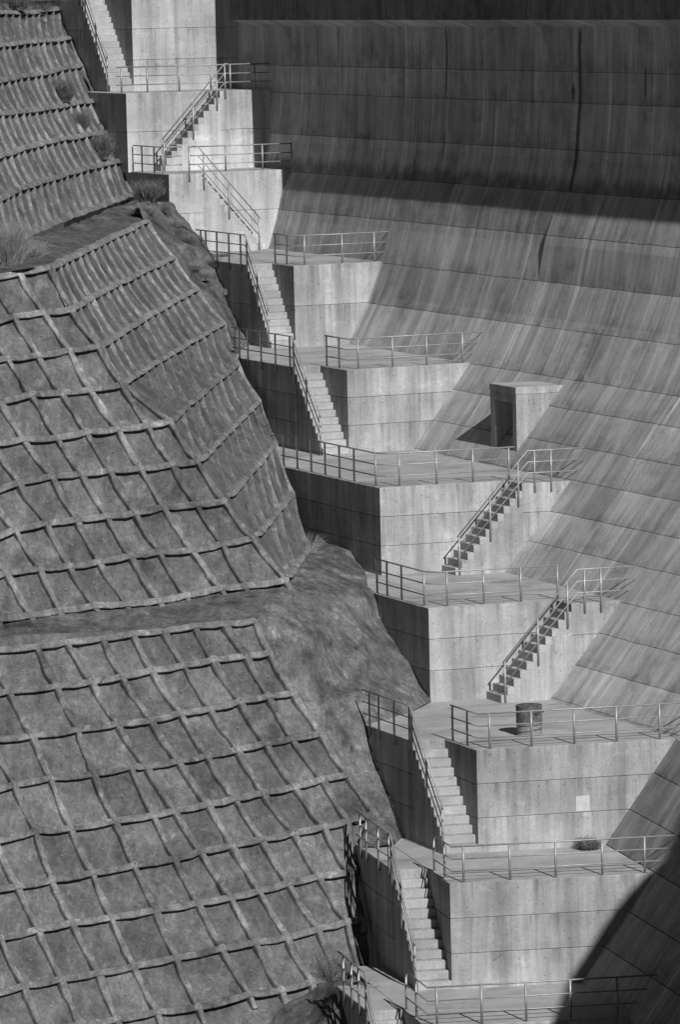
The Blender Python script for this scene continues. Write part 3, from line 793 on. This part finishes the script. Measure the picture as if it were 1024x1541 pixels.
class Patch:
    """frame wall of sprayed mortar: nodes[j][i] = picture point or None"""
    def __init__(s, label, nodes, dfn, mats, bh, bp_, rw, rp, side=False, anchors=True, seed=0, pipes=True, loc=None, rows=None):
        s.nodes, s.dfn = nodes, dfn; rnd = random.Random(seed)
        nj, ni = len(nodes), len(nodes[0])
        W3 = [[None if n_ is None else atd(n_[0], n_[1], dfn(*n_)) for n_ in r] for r in nodes]
        def nrm(x, y):
            p = atd(x, y, dfn(x, y)); a = atd(x+6, y, dfn(x+6, y)); b = atd(x, y+6, dfn(x, y+6))
            n_ = np.cross(a-p, b-p); n_ /= np.linalg.norm(n_)
            return n_ if n_@fw < 0 else -n_
        NN = [[None if n_ is None else nrm(*n_) for n_ in r] for r in nodes]
        mid = next(p for p in W3[nj//2] if p is not None)
        root = empty('crib_wall', tuple(mid)); tag(root, label, 'retaining wall', 'mortar crib walls on the hillside'); s.root = root
        mp, mb = mats
        G = 7 if not side else 5; H = 9
        for j in range(nj-1):
            both = [i for i in range(ni) if W3[j][i] is not None and W3[j+1][i] is not None]
            for i, i2 in zip(both[:-1], both[1:]):
                q = [W3[j][i], W3[j][i2], W3[j+1][i], W3[j+1][i2]]
                n_ = NN[j][i]; V = []; hb = rnd.uniform(-.03, .02); sd = rnd.uniform(0, 50)
                for b in range(H+1):
                    for a in range(G+1):
                        u, v = a/G, b/H
                        p = q[0]*(1-u)*(1-v)+q[1]*u*(1-v)+q[2]*(1-u)*v+q[3]*u*v
                        e = min(u, 1-u); f_ = min(v, 1-v)
                        rise = (.035 if not side else .02)*max(0, 1-e/.16)**2+.04*max(0, 1-(1-v)/.14)**2+.05*max(0, 1-v/.12)**2
                        p = p+n_*(rise-.02+hb*sin(pi*u)*sin(pi*v)+.075*fbm(p+sd, 1.3, 4)+.02*fbm(p, 5, 2)); V.append(p)
                Fc = [(b*(G+1)+a, b*(G+1)+a+1, (b+1)*(G+1)+a+1, (b+1)*(G+1)+a) for b in range(H) for a in range(G)]
                put('mortar_panel', mesh('mortar_panel', V, Fc, mp, True), root)
                if pipes and rnd.random() < .6:
                    p = (q[0]*.25+q[1]*.25+q[2]*.25+q[3]*.25)+n_*(hb-.02)
                    o = put('weep_pipe', PIPE, root, tuple(p)); o.rotation_euler = Vector(n_).to_track_quat('Z', 'Y').to_euler()
        # horizontal beams
        def swept(name, pts, nrms, sect, mat, droop=None):
            m_ = len(sect(0, 0)); V = []; Fc = []; n_ = len(pts)
            for t in range(n_):
                tg = pts[min(t+1, n_-1)]-pts[max(t-1, 0)]; tg = tg/np.linalg.norm(tg)
                nn = nrms[t]-tg*(nrms[t]@tg); nn /= np.linalg.norm(nn); dn = np.cross(tg, nn)
                if side_sign(dn, name): dn = -dn
                for (v, h_) in sect(t, n_): V.append(pts[t]+dn*v+nn*h_)
            for t in range(n_-1):
                for c_ in range(m_-1): Fc.append((t*m_+c_, t*m_+c_+1, (t+1)*m_+c_+1, (t+1)*m_+c_))
            Fc.append(tuple(range(m_))); Fc.append(tuple((n_-1)*m_+c_ for c_ in range(m_)))
            put(name, fixn(mesh(name, V, Fc, mat, False)), root)
        def side_sign(dn, name): return dn[2] > 0 if name == 'row_beam' else dn[0] < 0
        for j in range(nj):
            idx = [i for i in range(ni) if W3[j][i] is not None]
            if len(idx) < 2: continue
            S = 6 if not side else 4; pts, ns, ph = [], [], []
            for a, b in zip(idx[:-1], idx[1:]):
                for t in range(S):
                    f_ = t/S; pts.append(W3[j][a]*(1-f_)+W3[j][b]*f_); ns.append(NN[j][a]*(1-f_)+NN[j][b]*f_); ph.append(f_)
            pts.append(W3[j][idx[-1]]); ns.append(NN[j][idx[-1]]); ph.append(0)
            jj = [rnd.uniform(-.02, .02) for _ in pts]
            def sect(t, n_, ph=ph, jj=jj, pts=pts):
                if n_ == 0: t = 0
                dr = sin(pi*ph[t]); q = .04*fbm(pts[t], 1.7, 3)
                lowv = bh*(.46+.13*dr)+jj[t]*.5; top = -bh*.52+jj[t]*.7
                pr = bp_*(1-.06*dr)+q*.6
                return [(top-.07, -.06), (top, pr*.50), (top*.62, pr*.92), (lowv*.25, pr*1.02), (lowv*.9, pr*1.02), (lowv, pr*.9), (lowv-.045, pr*.45), (lowv-.09, -.06)]
            swept('row_beam', pts, ns, sect, mb)
        for i in range(ni):
            jx = [j for j in range(nj) if W3[j][i] is not None]
            runs = []; cur = []
            for j in jx:
                if cur and j != cur[-1]+1: runs.append(cur); cur = []
                cur.append(j)
            if cur: runs.append(cur)
            for rn in runs:
                if len(rn) < 2: continue
                S = 6; pts, ns = [], []
                for a, b in zip(rn[:-1], rn[1:]):
                    for t in range(S): f_ = t/S; pts.append(W3[a][i]*(1-f_)+W3[b][i]*f_); ns.append(NN[a][i]*(1-f_)+NN[b][i]*f_)
                pts.append(W3[rn[-1]][i]); ns.append(NN[rn[-1]][i])
                if not side:
                    tg = (pts[-1]-pts[-2]); pts.append(pts[-1]+tg*1.4-ns[-1]*.12); ns.append(ns[-1])
                def sect(t, n_, pts=pts):
                    t = min(t, len(pts)-1); q = .03*fbm(pts[t]+3, 1.9, 3); q2 = .025*fbm(pts[t]+9, 1.5, 3); cz = abs(cos(pi*(t % S)/S)); pr = rp*(.9+.1*cz)+(bp_*1.12-rp)*cz**6+q; rw_ = rw*(1+.4*fbm(pts[t]+21, 1.6, 2))
                    return [(-rw_*.66+q2, -.05), (-rw_*.54+q2, pr*.6), (-rw_*.42+q2, pr*.96), (rw_*.30+q2, pr), (rw_*.50+q2, pr*.75), (rw_*.62+q2, pr*.35), (rw_*.85+q2, -.05)]
                swept('rib_beam', pts, ns, sect, mb)
        if anchors:
            for j in range(1, nj):
                for i in range(ni):
                    if W3[j][i] is None or rnd.random() < .12: continue
                    o = put('anchor_head', ANCH, root, tuple(W3[j][i]+NN[j][i]*(bp_*1.0)))
                    o.rotation_euler = (Vector(NN[j][i]).to_track_quat('Z', 'Y')).to_euler(); sc_ = rnd.uniform(.4, .8); o.scale = (sc_, sc_, sc_)
PIPE = lathe('weep_pipe', [(.024, 0), (.024, .05), (.015, .05), (.015, .02)], MT['pipe'], 8)
MT['knot'] = mat_shot('lime_knot', .19, 0, 1.5)
ANCH = lathe('anchor_head', [(.21, -.07), (.17, .0), (.11, .03), (.07, .05), (.04, .05), (.036, -.02)], MT['knot'], 10)

def nodes_from(cols, rows, sc, off=(0, 0)):
    out = []
    for j in range(len(rows)):
        r = []
        for c_ in cols:
            x = c_[j]
            if x is None: r.append(None)
            else: x = x/sc; r.append((x, yat(rows[j], x)))
        out.append(r)
    return out
N1 = nodes_from(T1c, T1rows, 1.7067)
# left to right order is right-to-left in the tables: reverse
jr = random.Random(31)
def jit(N, a): return [[None if q is None else (q[0]+jr.uniform(-a, a), q[1]+jr.uniform(-a, a)) for q in r] for r in N]
N1 = jit([list(reversed(r)) for r in N1], 1.5)
N2 = jit([list(reversed(r)) for r in nodes_from(T2c, T2rows, 2.048)], 1.5)
Patch('lowest mortar frame wall with wide square panels at the lower left', N1, T1d, (MT['shot'], MT['rib']), .25, .19, .20, .115, seed=1)
Patch('middle mortar frame wall with wide panels facing the camera', N2, dT2, (MT['shot'], MT['rib']), .25, .19, .195, .115, seed=2)
# side face: ribs counted from its far edge
def row_pts(f_, e_, mid=None): return (f_, e_)
T3mid = [None, z6([(300, 80)])[0], z6([(450, 152)])[0], z6([(530, 268)])[0], z6([(612, 398)])[0], z6([(695, 522)])[0], z6([(745, 668)])[0], z6([(825, 795)])[0], None]
def row3(j, t):
    (x0, y0), (x1, y1) = foldpx[j], endpx[j]
    x = x0+(x1-x0)*t
    if T3mid[j]:
        mx, my = T3mid[j]; 
        y = float(np.interp(x, [x0, mx, x1], [y0, my, y1])) if x0 < mx < x1 else y0+(y1-y0)*t
        y = .5*y+.5*(y0+(y1-y0)*t)
    else: y = y0+(y1-y0)*t
    return (x, y)
RIBS = 15; N3 = []
cnt = [15, 15, 14.5, 14, 11, 9.4, 7.8, 5.6, 3.4]
for j in range(9):
    r = []
    for q in range(RIBS+1):             # q = 0 at the far edge
        t = 1-q/cnt[j]; r.append(row3(j, t) if t > -.001 else None)
    N3.append(list(reversed(r)))
N3 = jit(N3, 1.1)
Patch('narrow ribbed side face of the middle mortar frame wall, turning away', N3, dT3, (MT['shot_side'], MT['rib_side']), .19, .15, .055, .10, side=True, anchors=False, seed=3, pipes=False)
N4 = []
for j, r in enumerate(T4rows):
    X = end4[j][0]; row = []
    for q in range(25):
        x = X-q*10.2; row.append((x, yat(r, x)) if x > -35 else None)
    N4.append(list(reversed(row)))
N4 = jit(N4, 1.1)
Patch('uppermost ribbed mortar frame wall at the upper left, shrubs growing on it', N4, dT4, (MT['shot_side'], MT['rib_side']), .20, .16, .055, .10, side=True, anchors=False, seed=4, pipes=False)

# backing and smooth mortar skins (the terrain)
terrain = empty('terrain', (0, 140, 0)); tag(terrain, 'smooth sprayed mortar and berms covering the hillside', kind='structure')
def back(name, nodes, dfn, mat, off):
    V, Fc = [], []; nj, ni = len(nodes), len(nodes[0]); ids = {}
    for j in range(nj):
        for i in range(ni):
            if nodes[j][i] is not None:
                x, y = nodes[j][i]; ids[j, i] = len(V); V.append(atd(x, y, dfn(x, y)+off))
    for j in range(nj-1):
        for i in range(ni-1):
            q = [ids.get(k_) for k_ in ((j, i), (j, i+1), (j+1, i+1), (j+1, i))]; q = [v for v in q if v is not None]
            if len(q) >= 3: Fc.append(tuple(q))
    return V, Fc
sk = []
def skin(name, L, R, nu, nv, dfn, mat, rough, sc): put(name, sheet(name, L, R, nu, nv, dfn, mat, rough, sc), terrain)
# backing sheets under the frames (fill the irregular cells)
bL = [(-70, 962), (-70, 1100), (-70, 1240), (-70, 1265), (-70, 1300), (-70, 1350), (-70, 1400), (-70, 1470), (-70, 1640)]
bR = [(384, 938), (465, 1080), (563, 1228), (545, 1252), (531, 1280), (538, 1332), (546, 1384), (558, 1440), (515, 1640)]
skin('mortar_skin', bL, bR, 40, 50, lambda x, y: dT1(x, y)+.10, MT['shot'], .06, 1.2)
bL = [(-70, 420), (-70, 560), (-70, 700), (-70, 830), (-70, 965)]
bR = [foldpx[0], foldpx[3], foldpx[5], foldpx[7], (432, 880)]
skin('mortar_skin', bL, bR, 40, 40, lambda x, y: dT2(x, y)+.10, MT['shot'], .06, 1.2)
skin('mortar_skin', foldpx, endpx, 30, 48, lambda x, y: dT3(x, y)+.06, MT['shot_side'], .06, 1.2)
skin('mortar_skin', [(-40, yat(r, -40)) for r in T4rows], [(p[0]+2, p[1]) for p in end4], 30, 40, lambda x, y: dT4(x, y)+.08, MT['shot_side'], .06, 1.2)
# berm between the lowest and the middle frame wall
top = [(-70, 968), (0, 938), (46, 928), (90, 922), (140, 916), (190, 913), (240, 906), (280, 899), (330, 889), (370, 884), (400, 881), (430, 880)]
bot = [(-70, 984), (0, 982), (56, 976), (97, 968), (152, 966), (205, 955), (258, 951), (305, 945), (328, 943), (345, 942), (362, 941), (386, 940)]
cb = [(x, y, dT2(x, y)+.25) for x, y in top]+[(x, y, dT1(x, y)+.02) for x, y in bot]
dB = tps(cb)
skin('mortar_berm', list(zip(*[iter(top)]))and top, bot, 8, 66, dB, MT['mortar'], .10, .7)
# big smooth mortar mass between the lowest frame wall and the blocks
Lb = [(428, 884), (415, 892), (402, 905), (392, 922), (385, 940), (392, 957), (404, 986), (425, 1020), (440, 1045), (452, 1062), (466, 1080), (483, 1106), (521, 1168), (545, 1200), (560, 1222), (539, 1277)]
Rb = [(477, 806), (527, 832), (549, 850), (557, 888), (568, 926), (586, 956), (612, 997), (647, 1057), (616, 1074), (586, 1082), (549, 1093), (560, 1138), (576, 1176), (592, 1217), (608, 1262), (588, 1276)]
wk = [4, 4, 4, 3, 3, 3, 3, 3, 2, 2, 2, 2, 2, 2, 2, 2]
ctrl = []
for i, ((x, y), (X, Y), k) in enumerate(zip(Lb, Rb, wk)):
    dl = dT1(x, y)+.05 if i > 3 else (dT2(x, y)+.2)*(1-i/4)+(i/4)*dT1(x, y)
    wd = wall_d(X, Y, k, -SW if k in STAIR else 0)
    dr_ = wd-.08
    if i in (8, 9): dr_ = proj(onz(X, Y, Z[2]))[2]+.12
    if i == 15: dl, dr_ = proj(onz(x, y, Z[1]))[2]+.1, proj(onz(X, Y, Z[1]))[2]+.15
    ctrl += [(x, y, dl), (X, Y, dr_)]
dM = tps(ctrl)
def lump(x, y): return dM(x, y)-.35*math.exp(-((x-462)/24)**2-((y-975)/26)**2)-.3*math.exp(-((x-530)/26)**2-((y-965)/34)**2)-.3*math.exp(-((x-505)/36)**2-((y-905)/22)**2)
skin('mortar_mass', Lb, Rb, 110, 240, lump, MT['mortar'], .17, .6)
# strip behind the middle side face up to the blocks, and the berm above it
Ls = [(205, 305), (219, 336), (256, 393), (296, 440), (335, 489), (350, 536)]
Rs = [(256, 305), (284, 334), (318, 378), (338, 440), (352, 482), (378, 524)]
ctrl = []
for (x, y), (X, Y), k in zip(Ls, Rs, [7, 7, 7, 6, 6, 6]):
    wd = wall_d(X, Y, k, -SW if k in STAIR else 0)
    ctrl += [(x, y, min(dT3(x, y)+.5, wd-.3)), (X, Y, wd-.1)]
dS = tps(ctrl)
skin('mortar_strip', Ls, Rs, 20, 60, dS, MT['mortar'], .16, .8)
Lb2 = [(-60, 402), (0, 384), (45, 358), (90, 345), (130, 330), (170, 312), (205, 294), (230, 292)]
Rb2 = [(-60, 424), (0, 411), (64, 401), (94, 391), (136, 371), (179, 350), (219, 333), (238, 330)]
ctrl = [(x, y, dT4(x, y)+.1) for x, y in Lb2[1:-1]]+[(x, y, (dT2 if i < 3 else dT3)(x, y)+.12) for i, (x, y) in enumerate(Rb2[:-1])]+[(230, 292, dS(230, 310)+.2), (238, 330, dS(238, 330)+.3)]
dBm = tps(ctrl)
skin('mortar_berm', Lb2, Rb2, 12, 70, dBm, MT['mortar'], .12, .8)
# rim above the uppermost frame wall and the ground falling towards the blocks
Lr = [(-60, 2), (0, 6), (60, 10), (96, 8), (104, 40), (112, 70), (130, 110), (150, 160), (172, 215), (196, 262), (222, 305)]
Rr = [(-60, 28), (0, 24), (50, 24), (90, 20), (97, 45), (104, 65), (120, 105), (142, 158), (164, 212), (188, 258), (207, 292)]
ctrl = []
for i, ((x, y), (X, Y)) in enumerate(zip(Lr, Rr)):
    d_ = dT4(X, Y); ctrl += [(X, Y, d_+.05)]
    ctrl += [(x, y, d_+(2.5 if i < 4 else .35))]
dR = tps(ctrl)
skin('mortar_rim', Lr, Rr, 8, 80, dR, MT['mortar'], .15, .9)
# lower right end of the lowest frame, by the bottom stair
Lq = [(480, 1480), (462, 1496), (430, 1512), (380, 1560), (360, 1640)]
Rq = [(560, 1466), (509, 1490), (512, 1510), (522, 1545), (545, 1640)]
dQ = tps([(x, y, dT1(x, y)-.05) for x, y in Lq]+[(560, 1466, dT1(560, 1466)+.1)]+[(x, y, wall_d(x, y, 0, -SW)-.25) for x, y in Rq[1:]])
skin('mortar_strip', Lq, Rq, 30, 40, dQ, MT['mortar'], .10, .9)
# valley ground far below, running to the horizon
G = bpy.data.meshes.new('ground')
gme = mesh('ground', [(-3000, -3000, -14), (3000, -3000, -14), (3000, 3000, -14), (-3000, 3000, -14)], [(0, 1, 2, 3)], MT['earth'])
tag(put('ground', gme), 'dark valley ground far below', kind='structure')

# ------------------------------------------------------------------ spillway guide wall standing off to the right (its shadow crosses the lower right)
def to_plane(p, a_pl):                      # follow the sun ray from p to the vertical plane a = a_pl
    t = (a_pl-AA@p[:2])/(AA@SNP[:2]); return p+SNP*t
aG = 100.0
def fw_hit(x, y, k):                        # pixel on the front plane of block k
    n = np.array([-bd[k][1], bd[k][0]]); v = ray(x, y); t = (n@C[k])/(n@v[:2]); return CAM+v*t
pts = []
a_, z_ = low_hit(1024, 1212); pts.append(lpt(a_, z_)); a_, z_ = low_hit(996, 1300); pts.append(lpt(a_, z_))
pts += [fw_hit(973, 1315, 1), fw_hit(926, 1368, 1), fw_hit(892, 1421, 1)]
pts.append(onz(835, 1530, 0))
Q = [to_plane(p, aG) for p in pts]
prof = [(RR@q[:2], q[2]) for q in Q]
prof = sorted(prof)
b_lo, z_lo = prof[0]; b_hi, z_hi = prof[-1]
sl_ = (z_hi-z_lo)/(b_hi-b_lo)
prof = [(b_lo-3, z_lo-3*sl_)]+prof+[(b_hi+4, z_hi+4*sl_)]
poly = prof+[(b_hi+12, z_hi+3), (b_hi+12, -6), (b_lo-3, -6)]
V = [fpt(b, aG, z) for b, z in poly]+[fpt(b, aG-1.0, z) for b, z in poly]; m_ = len(poly)
Fc = [tuple(range(m_)), tuple(reversed(range(m_, 2*m_)))]+[(i, (i+1) % m_, m_+(i+1) % m_, m_+i) for i in range(m_)]
gw = put('guide_wall', fixn(mesh('guide_wall', V, Fc, MT['wall'])))
tag(gw, 'sloping concrete guide wall on the dam, just outside the picture on the right', 'wall')
GWPX = [proj(v)[:2] for v in V]

# ------------------------------------------------------------------ plants
def plant(name, label, px, py, d, n, h, spread, mat, lean=(0, 0), wdt=.018, curl=.5, seed=0, cat='shrub', group=None, twigs=0):
    rnd = random.Random(seed); V, Fc = [], []
    def blade(b0, dirv, ww0, seg, cv):
        k0 = len(V); side = np.array([rnd.uniform(.5, 1), rnd.uniform(-.5, .5), rnd.uniform(-.3, .3)]); side /= np.linalg.norm(side)
        p = np.array(b0, float); dv = np.array(dirv, float)/seg
        for s_ in range(seg+1):
            ww = ww0*(1-.85*s_/seg); V.append(p-side*ww); V.append(p+side*ww)
            p = p+dv; dv = dv+np.array([rnd.gauss(0, .1), rnd.gauss(0, .1), -cv])*np.linalg.norm(dv)
        for s_ in range(seg): Fc.append((k0+2*s_, k0+2*s_+1, k0+2*s_+3, k0+2*s_+2))
        return p
    for _ in range(n):
        an = rnd.uniform(0, 2*pi); rr = spread*.45*math.sqrt(rnd.random()); b0 = np.array([rr*cos(an), rr*sin(an), -.1])
        out = rnd.uniform(.05, .8)*spread; hh = h*rnd.uniform(.35, 1); an2 = an+rnd.uniform(-.8, .8)
        dirv = np.array([cos(an2)*out+lean[0]*h, sin(an2)*out+lean[1]*h, hh])
        tip = blade(b0, dirv, wdt*.6, 5, curl*.25)
        if cat == 'shrub':
            for q in range(3):
                f_ = rnd.uniform(.4, .95); p = b0+dirv*f_
                blade(p, (rnd.gauss(0, .3)*h*.4, rnd.gauss(0, .3)*h*.4, rnd.uniform(.05, .3)*h), wdt*.5, 2, .1)
    p = atd(px, py, d); o = put(name, mesh(name, V, Fc, mat), None, tuple(p)); tag(o, label, cat, group); return o
gp = 'plants growing on the hillside'
plant('shrub', 'larger dark round shrub on the upper ribbed wall', 92, 150, dT4(92, 150)-.1, 900, .95, .65, MT['leaf'], wdt=.014, seed=1, group=gp)
plant('shrub', 'thin shrub just below the round one on the upper ribbed wall', 122, 195, dT4(122, 195)-.1, 450, .9, .4, MT['leaf'], wdt=.014, seed=2, group=gp)
plant('shrub', 'straggling shrub beside the edge of the upper ribbed wall', 152, 236, dT4(152, 236)-.1, 700, 1.1, .6, MT['leaf'], wdt=.014, seed=3, group=gp)
plant('shrub', 'dark low shrub in the corner left of the pale block', 222, 300, dS(230, 306)-.2, 600, .9, .7, MT['leaf'], wdt=.014, seed=4, group=gp)
plant('grass_tuft', 'tall pale dry grass at the left edge above the middle berm', 12, 396, dBm(12, 396), 1500, 2.1, 1.0, MT['dry'], wdt=.012, seed=5, cat='grass', group=gp)
plant('grass_tuft', 'shorter dry grass beside the tall clump on the middle berm', 42, 385, dBm(42, 385), 500, .9, .9, MT['dry'], wdt=.012, seed=6, cat='grass', group=gp)
plant('grass_tuft', 'dry grass tuft at the head of the narrow stair wall', 306, 418, dS(306, 418)-.25, 600, .6, .45, MT['dry'], wdt=.012, seed=7, cat='grass', group=gp)
plant('grass_tuft', 'dry matted grass on the ledge below the pale block', 214, 318, dS(222, 318)-.2, 700, .5, .9, MT['dry'], wdt=.012, seed=8, cat='grass', group=gp)
plant('grass_tuft', 'arching reeds at the end of the middle side face', 466, 828, dT3(462, 826)-.3, 70, 1.35, .45, MT['dry'], lean=(.25, 0), wdt=.012, curl=1.1, seed=9, cat='grass', group=gp)
plant('shrub', 'bare twiggy shrub beside the bottom stair railing', 508, 1478, dT1(508, 1478)-.2, 110, 1.1, .6, MT['leaf'], wdt=.012, curl=.1, seed=10, group=gp)
b_ = onz(886, 1277, Z[1]); plant('shrub', 'small round bush on the platform below the pale patch', 886, 1277, proj(b_)[2]-.1, 700, .42, .42, MT['leaf'], wdt=.016, seed=11)
plant('shrub', 'dark shrub at the very top left corner', 22, 12, dT4(22, 20)+.3, 700, .9, .9, MT['leaf'], wdt=.014, seed=12, group=gp)
plant('grass_tuft', 'low weeds on the rim right of the corner shrub', 62, 12, dT4(60, 20)+.3, 250, .45, .8, MT['leaf'], wdt=.012, seed=13, cat='grass', group=gp)
plant('grass_tuft', 'tiny weed on the lower berm', 193, 946, dB(193, 946)-.05, 60, .35, .2, MT['leaf'], wdt=.012, seed=14, cat='grass', group=gp)
plant('grass_tuft', 'weeds along the foot of the wall with the right-hand stair', 330, 384, proj(onz(330, 386, Z[6]))[2], 300, .35, .8, MT['leaf'], wdt=.012, seed=15, cat='grass', group=gp)
for i, (x, y, n_, h_, sp_, m_) in enumerate([(262, 338, 350, .55, .5, 'dry'), (283, 365, 400, .6, .5, 'leaf'), (318, 398, 350, .55, .5, 'leaf'), (290, 402, 350, .5, .6, 'dry'), (240, 316, 450, .6, .7, 'leaf'), (336, 440, 200, .4, .35, 'dry')]):
    plant('grass_tuft', ['pale tuft on the mortar strip, topmost of a row', 'dark tangled tuft on the mortar strip, second from the top', 'dark tuft where the mortar strip meets the narrow stair wall', 'pale matted tuft left of the narrow stair wall', 'dark tangled weeds under the pale block corner', 'small pale tuft, lowest on the mortar strip'][i], x, y, dS(x, y)-.12, n_, h_, sp_, MT[m_], wdt=.012, seed=40+i, cat='grass', group=gp)
for (x, y, k, n_, h_, sp_, lab) in [(662, 684, 4, 160, .22, .5, 'low weeds on the wide platform at the foot of the dam slope'), (553, 527, 5, 160, .18, .7, 'low weeds at the back of the platform left of the doorway box'), (800, 862, 3, 140, .18, .6, 'low weeds at the foot of the wall beside the lower side stair'), (700, 1280, 1, 80, .14, .5, 'few weeds by the bottom step above the bush platform')]:
    q = onz(x, y, Z[k]); plant('grass_tuft', lab, x, y, proj(q)[2], n_, h_, sp_, MT['leaf'], wdt=.012, seed=60+k, cat='grass', group='weeds in the platform corners')
print('levels', {k: round(v, 2) for k, v in Z.items()}, 'lifts', [round(v, 2) for v in LZ])
print('guide wall px', [(round(a), round(b)) for a, b in GWPX])
print('T1', dT1(384, 938), dT1(0, 1500), dT1(563, 1228), 'T2', dT2(0, 420), dT2(430, 875), 'T3', [round(dT3(*p), 1) for p in endpx])
print('walls', [round(wall_d(X, Y, k, -SW if k in STAIR else 0), 1) for (X, Y), k in zip(endpx, WK)], 'T4', dT4(0, 20), dT4(0, 370), [round(dT4(*p), 1) for p in end4])
